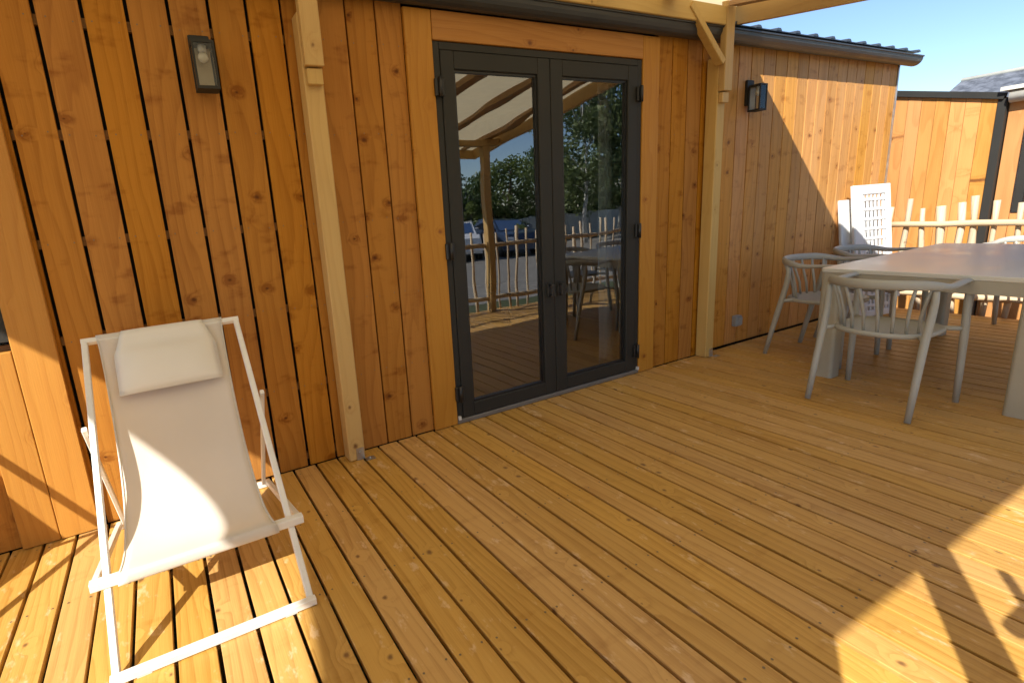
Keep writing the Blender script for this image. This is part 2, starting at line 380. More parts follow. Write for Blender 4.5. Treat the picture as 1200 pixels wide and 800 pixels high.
# cladding planks (gaps measured along the wall)
PW = .1557
def planks(xs, y0, mats, gap, z0=.003, z1=WT):
    for i in range(len(xs)-1):
        a, b = xs[i], xs[i+1]; wd = b-a-gap
        me = MB().cbox((-wd/2,0,z0),(wd/2,.021,z1),.0016,2).mesh('wall_plank', mats)
        put('wall_plank', me, ch, ((a+b)/2-2, y0+random.uniform(-.0015,.0015), 0), (0,0,random.uniform(-.004,.004)))
left = [-.256-.1557, -.256, -.096, .0615, .2185, .379, .5385, .694, .848, 1.003, 1.160, 1.310]
planks([-.565,left[0]], 0, m_clad, .014); planks(left[:8], 0, m_clad, .014); planks(left[7:], 0, m_clad, .0085)
planks([-.722, -.418], 0, m_clad, .011, .012, .90) if False else None
planks([-1.03,-.875,-.719], 0, m_clad, .010, .003, .86)
planks([-2.6+.1557*i for i in range(6)], 0, m_clad, .011)
planks([-1.80,-1.65,-1.495,-1.34,-1.185,-1.03], 0, m_clad, .010, .003, .86)
planks([3.200,3.358,3.516,3.672,3.826], 0, m_clad, .0085)
rx = [3.826]; 
while rx[-1] < 6.45: rx.append(rx[-1]+.1555+random.uniform(-.004,.004))
rx.append(6.612)
planks(rx, .03, m_cladr, .0085)
# battens seen through the open joints
for z in (.447,.865,1.273,1.698,2.12,.05):
    for a, b in ((-2.6,1.42),(3.08,6.6)):
        if a < 0 and z > .9 and z < 2.1: a = -.50
        o = MB().box((-(b-a)/2,.0,-.019),((b-a)/2,.026,.019)).obj('batten', m_batten, ch, ((a+b)/2-2, .024 if a < 2 else .054, z))
nl = MB()
for xs, y0 in ((left, -.0022), ([3.2,3.358,3.516,3.672,3.826], -.0022), (rx, .0278)):
    for i in range(len(xs)-1):
        for z in (.447,.865,1.273,1.698,2.12):
            for s_ in (.028,-.028):
                cx = (xs[i]+.034 if s_ > 0 else xs[i+1]-.034)+random.uniform(-.005,.005); cz = z+random.uniform(-.008,.008)
                nl.add([(cx+.0033*math.cos(t*1.0472), y0, cz+.0033*math.sin(t*1.0472)) for t in range(6)], [tuple(range(6))])
cput('cladding_nails', nl, m_screw, kind='stuff')
# dark membrane behind (leaving the openings free)
mm = MB()
for a, b in (((-2.62,.052,-.1),(-1.75,.06,WT)),((-1.75,.052,-.1),(-.60,.06,.88)),((-1.75,.052,2.12),(-.60,.06,WT)),((-.60,.052,-.1),(1.47,.06,WT)),((1.47,.052,2.165),(3.035,.06,WT)),((3.035,.052,-.1),(3.70,.06,WT)),((3.70,.083,-.1),(6.60,.09,WT))): mm.box(a, b)
mm.box((3.70,.06,-.1),(3.708,.083,WT))
cput('weather_membrane', mm, m_black)
# shell and room behind
sh = MB()
for a, b in (((-2.62,.095,-.1),(-1.75,.16,2.40)),((-1.75,.095,-.1),(-.60,.16,.88)),((-1.75,.095,2.12),(-.60,.16,2.40)),((-.60,.095,-.1),(1.47,.16,2.40)),((1.47,.095,2.165),(3.035,.16,2.40)),((3.035,.095,-.1),(6.60,.16,2.40)),
             ((-2.62,4.2,-.1),(6.60,4.3,2.6)),((-2.62,.16,-.1),(-2.55,4.2,2.40)),((6.52,.16,-.1),(6.60,4.2,2.40)),((-2.55,.16,2.40),(6.52,4.2,2.44)),((4.1,.16,-.1),(4.18,4.2,2.4)),((-.3,.16,-.1),(-.22,4.2,2.4))): sh.box(a, b)
cput('room_walls', sh, m_wallin)
cput('room_floor', MB().box((-2.55,.16,-.1),(6.52,4.2,.015)), m_floorin)
# trims
def trim(x0, x1, z0, z1, y0=-.024, y1=-.002, mat=None, axis=2):
    c = ((x0+x1)/2, 0, (z0+z1)/2); mb = MB().cbox((x0-c[0],y0,z0-c[2]),(x1-c[0],y1,z1-c[2]),.003,axis)
    return mb.obj('trim_board', mat or m_trim, ch, (c[0]-2,0,c[2]))
trim(1.306,1.463,.004,2.305); trim(3.041,3.199,.004,2.305); trim(1.4655,3.0385,2.163,2.306,-.026,-.002,m_trimx,0)
trim(-.580,-.432,.004,2.26,-.034); trim(-.718,-.5825,.004,.862,-.033); trim(-1.79,-.5825,2.12,2.26,-.032,-.002,m_trimx,0)
trim(-1.94,-1.795,.004,2.26,-.034); trim(-1.7925,-.7205,.866,.900,-.05,-.002,m_trimx,0)
# window left of the deck chair
wn = cput('window', MB().box((-1.79,-.02,.902),(-.583,.05,.962)).box((-1.79,-.02,2.056),(-.583,.05,2.118)).box((-1.79,-.0201,.962),(-1.73,.05,2.056)).box((-.643,-.0201,.962),(-.583,.05,2.056)).box((-1.22,-.0201,.962),(-1.15,.05,2.056)), m_anth)
for a, b in ((-1.73,-1.22),(-1.15,-.643)): MB().box((a,.012,.962),(b,.018,2.056)).obj('pane', m_glass, wn)
# ---- french door
D0, D1, DT = 1.4645, 3.0395, 2.1605
fd = cput('french_door', MB().cbox((D0,-.016,.03),(D0+.04,.06,DT),.003,2).cbox((D1-.04,-.016,.03),(D1,.06,DT),.003,2).cbox((D0+.04,-.0155,DT-.04),(D1-.04,.06,DT),.003,0), m_anth)
MB().cbox((D0-.001,-.024,.001),(D1+.001,.07,.0295),.004,0).obj('threshold', m_alu, fd)
for a, b, g0, g1 in ((1.5065,2.2505,1.588,2.158),(2.2545,2.9975,2.348,2.908)):
    lf = MB(); yf, yb = -.0225, .045
    lf.cbox((a,yf,.034),(g0,yb,2.118),.004,2).cbox((g1,yf,.034),(b,yb,2.118),.004,2)
    lf.cbox((g0,yf+.0008,2.027),(g1,yb,2.118),.004,0).cbox((g0,yf+.0008,.034),(g1,yb,.117),.004,0)
    L = lf.obj('door_leaf', m_anth, fd)
    bd = MB()
    bd.box((g0-.001,-.008,.117),(g0+.012,.02,2.027)).box((g1-.012,-.008,.117),(g1+.001,.02,2.027)).box((g0+.012,-.0081,.117),(g1-.012,.02,.128)).box((g0+.012,-.0081,2.016),(g1-.012,.02,2.027))
    bd.obj('glazing_bead', m_blk, fd)
    sp = MB(); sp.box((g0+.012,.008,.128),(g0+.018,.019,2.016)).box((g1-.018,.008,.128),(g1-.012,.019,2.016)).box((g0+.018,.0081,.128),(g1-.018,.019,.134)).box((g0+.018,.0081,2.010),(g1-.018,.019,2.016))
    sp.obj('glass_spacer', m_alu, fd)
    MB().add([(g0+.012,.006,.128),(g1-.012,.006,.128),(g1-.012,.006,2.016),(g0+.012,.006,2.016)],[(0,1,2,3)]).obj('pane', m_glass, fd)
for x, zs, s in ((1.484,(1.93,1.06,.20),1),(3.005,(1.945,1.055,.18),-1)):
    for z in zs:
        h = MB().cbox((x-.028,-.040,z-.045),(x+.028,-.0162,z+.045),.004,2); h.tube([(x,-.046,z-.05),(x,-.046,z+.05)],.011,10)
        h.obj('hinge', m_blk, fd)
for x in (2.206,2.290):
    h = MB().cbox((x-.017,-.031,.695),(x+.017,-.0229,.785),.004,2).cbox((x-.015,-.062,.765),(x+.015,-.031,.779),.003,0).cbox((x-.015,-.062,.700),(x+.015,-.031,.714),.003,0).cbox((x-.015,-.068,.700),(x+.015,-.0622,.779),.003,2)
    h.obj('handle', m_blk, fd)
for x in (D0+.004, D1-.02):
    MB().box((x,-.034,.030),(x+.016,-.0165,.052)).obj('end_cap', m_white, fd)
# ---- eaves: gutter, roof sheet with standing ribs
GX0, GX1 = -2.7, 6.70
prof = []
gy, gz, gr = -.055, 2.372, .066
gut = MB(); N = 10
outer = [(gy-gr*math.cos(math.pi*i/N)*1.0, gz-gr*math.sin(math.pi*i/N)) for i in range(N+1)]
inner = [(gy-(gr-.004)*math.cos(math.pi*i/N), gz-(gr-.004)*math.sin(math.pi*i/N)) for i in range(N,-1,-1)]
lip = [(gy-gr-.010, gz+.002),(gy-gr-.010, gz+.012),(gy-gr+.006, gz+.012)]
pr = outer+inner[:-1]+[(gy-gr+.004,gz)]+lip[::-1]
gut.prism(pr, 0, GX0, GX1)
# end stop
gut.prism(outer, 0, GX1, GX1+.004)
cput('gutter', gut, m_gut)
cput('soffit', MB().box((-2.68,.0225,WT+.001),(6.63,.0945,WT+.02)).box((-2.68,-.012,2.405),(6.63,.018,2.440)), m_gut)
rf = MB(); 
rf.add([(-2.72,-.10,2.418),(6.66,-.10,2.418),(6.66,4.4,2.9697),(-2.72,4.4,2.9697),(-2.72,-.10,2.412),(6.66,-.10,2.412),(6.66,4.4,2.9637),(-2.72,4.4,2.9637)],[(0,1,2,3),(7,6,5,4),(0,4,5,1),(1,5,6,2),(3,2,6,7),(0,3,7,4)])
roof = cput('roof', rf, m_roofm)
rib = MB().prism([(-.034,0),(.034,0),(.016,.018),(-.016,.018)],1,-.104,4.39)
for v in range(len(rib.v)):
    p = rib.v[v]; rib.v[v] = (p[0],p[1],p[2]+2.4185+(p[1]+.10)*.1226)
rme = rib.mesh('roof_rib', m_roofm)
for i in range(38): put('roof_rib', rme, roof, (-2.6+.25*i,0,0))
cput('corner_strip', MB().box((6.613,.022,.0),(6.632,.094,2.335)).box((6.613,.094,.0),(6.632,4.3,2.40)), m_zinc)

# ---- things on the wall
def wall_lamp(x, y, label, warm):
    t = thing('wall_lamp', label, 'lamp', (x,y,1.86), 0, 'lantern lamps on the chalet wall')
    MB().cbox((-.042,-.022,.05),(.042,-.001,.235),.003,2).obj('backplate', m_anth, t)
    f = MB(); s = .045; y0, y1 = -.125, -.033
    f.box((-s,y0,0),(s,y1,.012)).box((-s,y0,.178),(s,y1,.190))
    for sx in (-s, s-.009):
        for yy in (y0, y1-.009): f.box((sx,yy,.012),(sx+.009,yy+.009,.178))
    f.box((-.03,-.033,.10),(.03,-.022,.17))
    f.obj('housing', m_anth, t)
    for a, b in (((-s+.009,y0+.003,.012),(s-.009,y0+.006,.178)),((-s+.003,y0+.009,.012),(-s+.006,y1-.009,.178)),((s-.006,y0+.009,.012),(s-.003,y1-.009,.178))):
        MB().box(a,b).obj('pane', m_lglass, t)
    MB().box((-s+.010,y1-.008,.012),(s-.010,y1-.003,.178)).obj('reflector', m_refl, t)
    MB().tube([(0,-.079,.178),(0,-.079,.150)],.017,12).obj('lamp_socket', m_white, t)
    MB().tube([(0,-.079,.150),(0,-.079,.142),(0,-.079,.128),(0,-.079,.116),(0,-.079,.110)],[.012,.018,.021,.015,.004],12).obj('bulb', m_bulb, t)
wall_lamp(.318, -.0, 'dark lantern lamp on the cladding above the deck chair', 0)
wall_lamp(4.268, .03, 'dark lantern lamp on the cladding right of the french doors', 0)
so = thing('wall_socket', 'small grey outdoor socket low on the cladding', 'socket', (4.265,.03,.155))
MB().cbox((-.04,-.042,.0),(.04,-.001,.088),.005,2).obj('housing', m_grey, so)
MB().cbox((-.034,-.052,.012),(.034,-.0425,.076),.004,2).obj('flap', m_grey, so)

# ---- in the room
cu = MB(); rows = []
for k in range(14):
    z = .03+2.2*k/13
    rows.append([(2.80+.27*i/39+.004*math.sin(k*.9+i*.2), .135+.010*math.sin(i*.62)+.006*math.sin(i*.27+k*.2), z) for i in range(40)])
cu.grid(rows); c_o = cu.obj('curtain', m_curtain, label='pale linen curtain gathered behind the right door leaf', category='curtain')
solidify(c_o, .002)
cb = thing('low_cabinet', 'low wooden cabinet on the floor inside the room', 'cabinet', (3.2,2.1,.015))
MB().cbox((-.5,-.25,0),(.5,.25,.42),.006,0).obj('carcass', m_cab, cb)
for s in (-.25,.25): MB().cbox((s-.23,-.27,.03),(s+.23,-.251,.39),.004,0).obj('drawer_front', m_cab, cb)

# ================================================================== CANOPY
cn = thing('canopy', 'canvas-roofed timber canopy with pale posts over the deck', 'canopy', (.85,-1.7,0))
def cc(name, mb, mats, parent=cn, **kw):
    o = mb.obj(name, mats, parent, **kw)
    if parent is cn: o.location = (-.85,1.7,0)
    return o
SL = .145
CX0, CX1, CY = -2.20, 3.93, -3.45
def zc(y): return 2.43+SL*y            # underside of the edge beams
def post_wall(x, mirror=False):
    p = cc('post', MB().cbox((x-.045,-.102,.004),(x+.045,-.012,2.20),.005,2), m_post)
    cc('cheek', MB().cbox((x-.044,-.150,1.968),(x+.044,-.1025,2.60),.004,2), m_post)
    cc('packing_block', MB().cbox((x-.036,-.136,1.892),(x+.036,-.1025,1.960),.004,2), m_post)
    br = MB(); sx = x+.0455
    br.box((sx-.008,-.138,.0015),(sx+.045,-.103,.005)).box((sx-.05,-.1065,.002),(sx-.008,-.1025,.07))
    br.tube([(sx-.03,-.107,.045),(sx-.03,-.114,.045)],.006,6); br.tube([(sx+.02,-.12,.005),(sx+.02,-.12,.012)],.006,6)
    br.obj('foot_bracket', m_zinc, p)
    return p
post_wall(.780); post_wall(3.752); post_wall(-2.12)
PF = -2.86
for x in (.83, 3.70, -2.12):
    cc('post', MB().cbox((x-.045,PF-.045,.004),(x+.045,PF+.045,zc(PF)-.001),.005,2), m_post)
cc('header_beam', MB().cbox((-2.07,-.146,2.385),(.735,-.103,2.500),.004,0), m_beamx)
cc('header_beam', MB().cbox((.825,-.146,2.385),(3.707,-.103,2.500),.004,0), m_beamx)
def sl_beam(name, x0, x1, ya, yb, zlo, zhi, mat):
    mb = MB(); c = .004
    pts = []
    for y in (ya, yb):
        d = SL*y
        pts += [(x0,y,zlo+d),(x1,y,zlo+d),(x1,y,zhi+d),(x0,y,zhi+d)]
    mb.add(pts, [(0,1,2,3),(7,6,5,4),(0,4,5,1),(1,5,6,2),(2,6,7,3),(3,7,4,0)])
    return cc(name, mb, mat)
sl_beam('edge_beam', 3.885, CX1, -.08, CY+.045, 2.43, 2.545, m_beamy)
sl_beam('edge_beam', CX0, CX0+.045, -.08, CY+.045, 2.43, 2.545, m_beamy)
cc('front_beam', MB().cbox((CX0,CY,zc(CY)-.0),(CX1,CY+.044,zc(CY)+.115),.004,0), m_beamx)
cc('front_plate', MB().cbox((-2.15,PF-.05,zc(PF)),(3.88,PF+.05,zc(PF)+.075),.004,0), m_beamx)
# live-edge rafters
for i, x in enumerate([3.72,3.13,2.56,1.98,1.40,.82,.24,-.34,-.92,-1.50,-2.06]):
    mb = MB(); n = 40; ph = random.uniform(0,6); rows = [[],[],[],[]]
    vs = []; fs = []
    for k in range(n+1):
        y = -.17+(CY+.06+.17)*k/n
        off = .028*math.sin(y*2.9+ph)+.016*math.sin(y*6.3+ph*2)
        hw = .05+.014*math.sin(y*3.7+ph*1.7)+.009*math.sin(y*9+ph)
        zl = 2.505+SL*y+.012*math.sin(y*4.1+ph)
        vs += [(x+off-hw,y,zl),(x+off+hw,y,zl+.004),(x+off+hw*.85,y,2.548+SL*y),(x+off-hw*.85,y,2.548+SL*y)]
    for k in range(n):
        for q in range(4): fs.append((k*4+q, k*4+(q+1)%4, (k+1)*4+(q+1)%4, (k+1)*4+q))
    fs += [(3,2,1,0),(n*4,n*4+1,n*4+2,n*4+3)]
    mb.add(vs, fs, False); cc('rafter', mb, m_rafter)
# canvas
rows = []
for k in range(25):
    y = .06+(CY-.03-.06)*k/24
    rows.append([(CX0-.03+(CX1-CX0+.06)*i/44, y, 2.553+SL*y+.006*abs(math.sin((CX0+(CX1-CX0)*i/44-.24)*math.pi/.58))) for i in range(45)])
cv = cc('canvas_roof', MB().grid(rows), m_canvas)
# added unseen sheet behind the camera: shades the deck left of the sun patch
rows = []
for k in range(16):
    z = .03+(zc(PF)-.04)*k/15
    rows.append([(-1.05+1.20*i/60, PF-.02+.016*math.sin(i*.62+.2*math.sin(k*.4))+.006*math.sin(i*.21+k*.35), z) for i in range(61)])
sc_ = cc('added_shade_sheet', MB().grid(rows), m_canvas); solidify(sc_, .002)
# knee braces
def brace(p0, p1, w, h, upv, mat=m_post): return cc('knee_brace', MB().bar(p0, p1, w, h, upv, .004), mat)
brace((3.690,-.126,2.150),(3.335,-.126,2.475),.045,.06,(0,1,0))
brace((.842,-.126,2.21),(1.08,-.126,2.43),.045,.05,(0,1,0)) if False else None
brace((3.70+.06,PF,1.62),(3.70+.0,PF+.0,1.62),.05,.07,(0,1,0)) if False else None
brace((.89,PF,1.50),(1.52,PF,2.0),.05,.09,(0,1,0))

# ================================================================== FENCES
def picket_fence(name, label, p0, p1, n, nz, skip=None, hz=(.95,1.08), zb=-.05, side=1, wr=(.028,.043)):
    p0 = Vector(p0); p1 = Vector(p1); t = (p1-p0).normalized(); L = (p1-p0).length
    f = thing(name, label, 'fence', tuple(p0), math.atan2(t.y,t.x), 'split chestnut fences round the deck')
    for z, rr in ((.83,.027),(.165,.028)):
        pts = [(L*i/12, -side*.045+random.uniform(-.006,.006), z+random.uniform(-.008,.008)) for i in range(13)]
        MB().tube(pts, [rr*random.uniform(.9,1.1) for _ in pts], 8).obj('rail', m_railx, f)
    for i in range(n):
        x = L*(i+.5)/n+random.uniform(-.028,.028)
        h = random.uniform(*hz); wd = random.uniform(*wr); lean = random.uniform(-.07,.07)
        pts = []; rad = []
        for k in range(6):
            z = zb+(h-zb)*k/5
            pts.append((x+lean*(z-.5)+random.uniform(-.009,.009), random.uniform(-.005,.005), z)); rad.append(wd*random.uniform(.72,1.15))
        MB().tube(pts, rad, 6, 1., .75).obj('picket', m_picket, f)
    return f
picket_fence('picket_fence', 'sunlit split chestnut picket fence beyond the dining table', (6.60,.02,0), (6.60,-2.90,0), 22, 0)
picket_fence('picket_fence', 'split chestnut picket fence along the deck front behind the table', (.98,-2.935,0), (6.55,-2.935,0), 34, 0, side=-1, wr=(.017,.027))
picket_fence('picket_fence', 'split chestnut picket fence along the deck front by the deck chairs', (-2.55,-2.935,0), (.02,-2.935,0), 16, 0, side=-1, wr=(.017,.027))

# ================================================================== DECK CHAIRS
def deck_chair(loc, label, rz=0.):
    t = thing('deck_chair', label, 'deck chair', loc, rz, 'white deck chairs on the terrace')
    wI, wO = .292, .325           # long frame / lower frame half widths (tube centres)
    b = .026; d = .022
    fy, ty, tz = -.425, .445, .872    # foot and top of the long frame (local y)
    def z_of(y): return .015+(tz-.015)*(y-fy)/(ty-fy)
    for s in (-1,1):
        MB().bar((s*wI,fy,.014),(s*wI,ty,tz),d,b,(0,-1,1)).obj('long_rail', m_frame, t)
    MB().bar((-wI-.012,ty+.004,tz+.004),(wI+.012,ty+.004,tz+.004),b,d,(0,1,1)).obj('top_bar', m_frame, t)
    MB().bar((-wI-.015,fy-.018,.0155),(wI+.015,fy-.018,.0155),b,.026,(0,0,1)).obj('foot_bar', m_frame, t)
    for s in (-1,1): MB().box((s*.22-.02,fy-.030,.0005),(s*.22+.02,fy-.006,.0024)).obj('glide', m_white, t)
    # lower frame
    ry = .50; sy, sz = -.225, .212
    for s in (-1,1):
        MB().bar((s*wO,sy,sz),(s*wO,ry,.030),d,b,(0,0,1)).obj('seat_rail', m_frame, t)
    MB().bar((-wO-.013,sy-.019,sz+.004),(wO+.013,sy-.019,sz+.004),.032,.030,(0,0,1)).obj('front_bar', m_frame, t)
    MB().bar((-wO-.013,ry+.014,.0155),(wO+.013,ry+.014,.0155),b,.028,(0,0,1)).obj('rear_bar', m_frame, t)
    # props
    py = fy+(ty-fy)*.67
    for s in (-1,1):
        MB().bar((s*(wI+.026),py,z_of(py)+.015),(s*(wI+.0085),ry-.03,.045),.017,.022,(0,1,0)).obj('prop', m_frame, t)
    # sling
    prof = [(ty+.024,tz-.006),(ty+.018,tz+.017),(ty-.004,tz+.021),(.425,.845),(.375,.765),(.310,.662),(.235,.560),(.150,.456),(.060,.362),(-.030,.294),(-.115,.252),(-.18,.236),(sy-.012,sz+.024),(sy-.036,sz+.020),(sy-.038,sz-.012),(sy-.022,sz-.0155)]
    # smooth by subdividing
    def cat(P, m=4):
        out = []
        for i in range(len(P)-1):
            p = [P[max(0,i-1)],P[i],P[i+1],P[min(len(P)-1,i+2)]]
            for j in range(m):
                u = j/m
                out.append(tuple(.5*((2*p[1][q])+(-p[0][q]+p[2][q])*u+(2*p[0][q]-5*p[1][q]+4*p[2][q]-p[3][q])*u*u+(-p[0][q]+3*p[1][q]-3*p[2][q]+p[3][q])*u**3) for q in (0,1)))
        out.append(P[-1]); return out
    cp = cat(prof); rows = []
    for k, (y,z) in enumerate(cp):
        f = k/(len(cp)-1); hw = .232+.012*math.cos(f*2*math.pi)+.012*f
        mid = math.sin(max(0,min(1,(f-.15)/.7))*math.pi)
        rows.append([((-1+2*i/16)*hw-.008, y+.012*mid*(1-(2*i/16-1)**2), z-.016*mid*(1-(2*i/16-1)**2)) for i in range(17)])
    sl = MB().grid(rows).obj('sling', m_sling, t); solidify(sl, .0025, 0)
    for s in (-1,1):
        hm = MB(); hm.tube([(r[0 if s<0 else -1][0]-s*.004, r[0][1], r[0][2]+.0015) for r in rows[10:-10]], .0028, 6); hm.obj('hem', m_sling, sl)
    # head pillow: strap flap over the top bar and a flat cushion
    pr = []
    for k in range(13):
        f = k/12; y = .458-.155*f if k else .458; 
        yy = ty-.002-.16*f; z = tz+.026-.228*f-.010*math.sin(f*math.pi)
        th = .004+.034*max(0,math.sin(max(0,(f-.28)/.72)**.75*math.pi))**.6 if f > .28 else .004
        hw = .155+.035*min(1,f/.35)
        row = []
        for i in range(15):
            e = -1+2*i/14; pz = th*(1-abs(e)**5)+.003
            row.append((e*hw-.004, yy-.82*pz, z+.57*pz))
        pr.append(row)
    pl = MB().grid(pr).obj('head_pillow', m_pillow, t); solidify(pl, .003, -1)
    pp = MB(); edge = [r[0] for r in pr[4:]]+[q for q in pr[-1][1:-1]]+[r[-1] for r in pr[4:][::-1]]
    pp.tube(edge, .0032, 6); pp.obj('piping', m_pillow, pl)
    return t
deck_chair((-.024,-.605,0), 'white framed deck chair with head pillow below the lantern lamp')
deck_chair((-1.42,-.64,0), 'white framed deck chair standing in front of the window', .0)

# ================================================================== DINING SET
tb = thing('dining_table', 'long mastic grey dining table with square legs and chairs around it', 'table', (3.85,-.80,0))
TL, TWd = 1.78, 1.04; lw = .115
def rr(x0,y0,x1,y1,r=.02,n=4):
    out = []
    for cx,cy,a0 in ((x1-r,y0+r,-90),(x1-r,y1-r,0),(x0+r,y1-r,90),(x0+r,y0+r,180)):
        for i in range(n+1):
            a = math.radians(a0+90*i/n); out.append((cx+r*math.cos(a), cy+r*math.sin(a)))
    return out
for x in (0,TL-lw):
    for y in (0,-TWd+lw): MB().prism(rr(x,y-lw,x+lw,y,.022),2,.001,.640).obj('leg', m_ctab, tb)
ap = MB()
ap.prism(rr(0,-TWd,TL,0,.022),2,.6405,.7135)
ap.obj('apron', m_ctab, tb)
MB().prism(rr(-.004,-TWd-.004,TL+.004,.004,.022),2,.714,.740,.003).obj('table_top', m_ttop, tb)

def arm_chair():
    t = thing('arm_chair', 'x', 'chair', (0,0,0), 0, 'spindle-back armchairs round the dining table')
    # seat: rounded D
    n = 32; out = []
    for i in range(n):
        a = 2*math.pi*i/n; c, s = math.cos(a), math.sin(a); e = .62 if c > 0 else .85
        out.append((.02+.235*math.copysign(abs(c)**e,c), .232*math.copysign(abs(s)**.75,s)))
    st = MB(); rings = []
    for z, k in ((.424,.90),(.428,.97),(.440,1.),(.452,.985),(.456,.95),(.449,.80),(.446,.4),(.446,.05)): rings.append([(.02+(p[0]-.02)*k, p[1]*k, z) for p in out])
    vs = [p for r in rings for p in r]; fs = []
    for k in range(len(rings)-1):
        for i in range(n): fs.append((k*n+i,k*n+(i+1)%n,(k+1)*n+(i+1)%n,(k+1)*n+i))
    st.add(vs, fs, True); st.add(rings[0],[tuple(range(n-1,-1,-1))]); st.add(rings[-1],[tuple(range(n))])
    st.obj('seat', m_cchair, t)
    # arm rail
    m = 41; pts = []; 
    for i in range(m):
        u = -1+2*i/(m-1); a = u*math.pi*.5
        if abs(u) < .62:
            q = u/.62*math.pi/2; x = -.03-.235*math.cos(q)*1.0; y = .265*math.sin(q)
        else:
            g = (abs(u)-.62)/.38; x = -.03+.285*g; y = math.copysign(.265-.008*g*g, u)
        z = .718+.012*math.cos(u*math.pi/1.6) - .016*math.exp(-((abs(u)-.62)/.16)**2)
        pts.append((x,y,z))
    rl = MB(); base = len(rl.v); vs = []; fs = []; nn = 12
    for k, p in enumerate(pts):
        p = Vector(p); a = Vector(pts[max(0,k-1)]); b2 = Vector(pts[min(m-1,k+1)]); tt = (b2-a).normalized(); nz = Vector((0,0,1)); nz = (nz-tt*nz.dot(tt)).normalized(); bb = tt.cross(nz)
        u = abs(-1+2*k/(m-1)); w_ = max(0,min(1,(u-.35)/.4)); hh = .026*(1-w_)+.013*w_; ww = .013*(1-w_)+.024*w_
        if k in (0,m-1): hh *= .6; ww *= .6
        for i in range(nn):
            an = 2*math.pi*i/nn; vs.append(p+bb*math.cos(an)*ww+nz*math.sin(an)*hh)
    for k in range(m-1):
        for i in range(nn): fs.append((k*nn+i,k*nn+(i+1)%nn,(k+1)*nn+(i+1)%nn,(k+1)*nn+i))
    fs += [tuple(range(nn-1,-1,-1)), tuple((m-1)*nn+i for i in range(nn))]
    rl.add(vs, fs, True).obj('arm_rail', m_cchair, t)
    # legs
    for s in (-1,1):
        MB().tube([(.262,s*.268,.0),(.258,s*.266,.2),(.252,s*.262,.43),(.246,s*.258,.60),(.243,s*.257,.700)],[.0155,.018,.020,.018,.016],10).obj('leg', m_cchair, t)
        MB().tube([(-.262,s*.245,.0),(-.222,s*.243,.2),(-.172,s*.240,.43),(-.142,s*.243,.56),(-.132,s*.246,.64),(-.134,s*.246,.695)],[.0155,.018,.020,.019,.017,.014],10).obj('leg', m_cchair, t)
        MB().tube([(-.172,s*.240,.436),(-.10,s*.19,.438)],.014,8).obj('seat_stay', m_cchair, t)
        MB().tube([(.252,s*.262,.436),(.19,s*.19,.438)],.014,8).obj('seat_stay', m_cchair, t)
    # spindles
    for i in range(8):
        q = (-1+2*(i+.5)/8)*math.pi*.40; y1 = .265*math.sin(q)*.97; x1 = -.03-.235*math.cos(q)*.98
        y0 = .205*math.sin(q); x0 = -.02-.165*math.cos(q)*.98
        MB().tube([(x0,y0,.448),(x0-.014,y0*1.03,.54),(x0+(x1-x0)*.7,y0+(y1-y0)*.55,.64),(x1,y1,.708)],[.0085,.009,.009,.008],8).obj('spindle', m_cchair, t)
    return t
ac = arm_chair()
spots = [((3.652,-1.255,0),0,'grey armchair tucked under the table end facing the sunlit fence'),
         ((4.385,-.575,0),-math.pi/2,'grey armchair between table and wall nearest the wall socket'),
         ((5.12,-.570,0),-math.pi/2,'grey armchair between table and wall beside the folded white lounger'),
         ((5.98,-1.26,0),math.pi,'grey armchair at the table end beside the sunlit fence'),
         ((4.40,-2.08,0),math.pi/2,'grey armchair on the table side away from the wall, nearer the french doors'),
         ((5.13,-2.08,0),math.pi/2,'grey armchair on the table side away from the wall, nearer the fence corner')]
for i, (p, rz, lb) in enumerate(spots):
    o = ac if i == 0 else copy_tree(ac)
    o.location = p; o.rotation_euler = (0,0,rz); o['label'] = lb

# ---- folded white plastic lounger leaning on the wall
lo = thing('folded_lounger', 'folded white plastic sun lounger leaning against the cladding', 'sun lounger', (5.93,-.36,.0))
def lounge_panel(name, x0, x1, z0, z1, yoff):
    p = MB().cbox((x0,yoff,z0),(x0+.11,yoff+.035,z1),.008,2).cbox((x1-.06,yoff,z0),(x1,yoff+.035,z1),.008,2).cbox((x0+.11,yoff+.001,z1-.09),(x1-.06,yoff+.035,z1),.008,0).cbox((x0+.11,yoff+.001,z0),(x1-.06,yoff+.035,z0+.06),.008,0)
    o = p.obj(name, m_white, lo)
    n = int((z1-z0-.15)/.088)
    for i in range(n):
        z = z0+.06+(z1-z0-.15)*(i+.5)/n
        s = MB().cbox((x0+.11,yoff+.005,z-.014),(x1-.06,yoff+.030,z+.014),.004,0); s.obj('slat', m_white, o)
    for j in range(6):
        x = x0+.11+(x1-x0-.17)*(j+.5)/6
        MB().cbox((x-.012,yoff+.012,z0+.06),(x+.012,yoff+.024,z1-.09),.003,2).obj('rib', m_white, o)
    return o
lounge_panel('seat_panel', -.25, .20, .01, 1.245, 0)
b2 = lounge_panel('back_panel', -.30, .15, .02, 1.13, .085)
for x in (-.20, .15):
    MB().cbox((x-.02,-.075,.18),(x+.02,-.002,.22),.005,1).cbox((x-.02,-.076,.18),(x+.02,-.05,.55),.005,2).obj('leg', m_white, lo)
lo.rotation_euler = (math.radians(-8), 0, math.radians(-14)); lo.location = (5.98,-.30,.006)

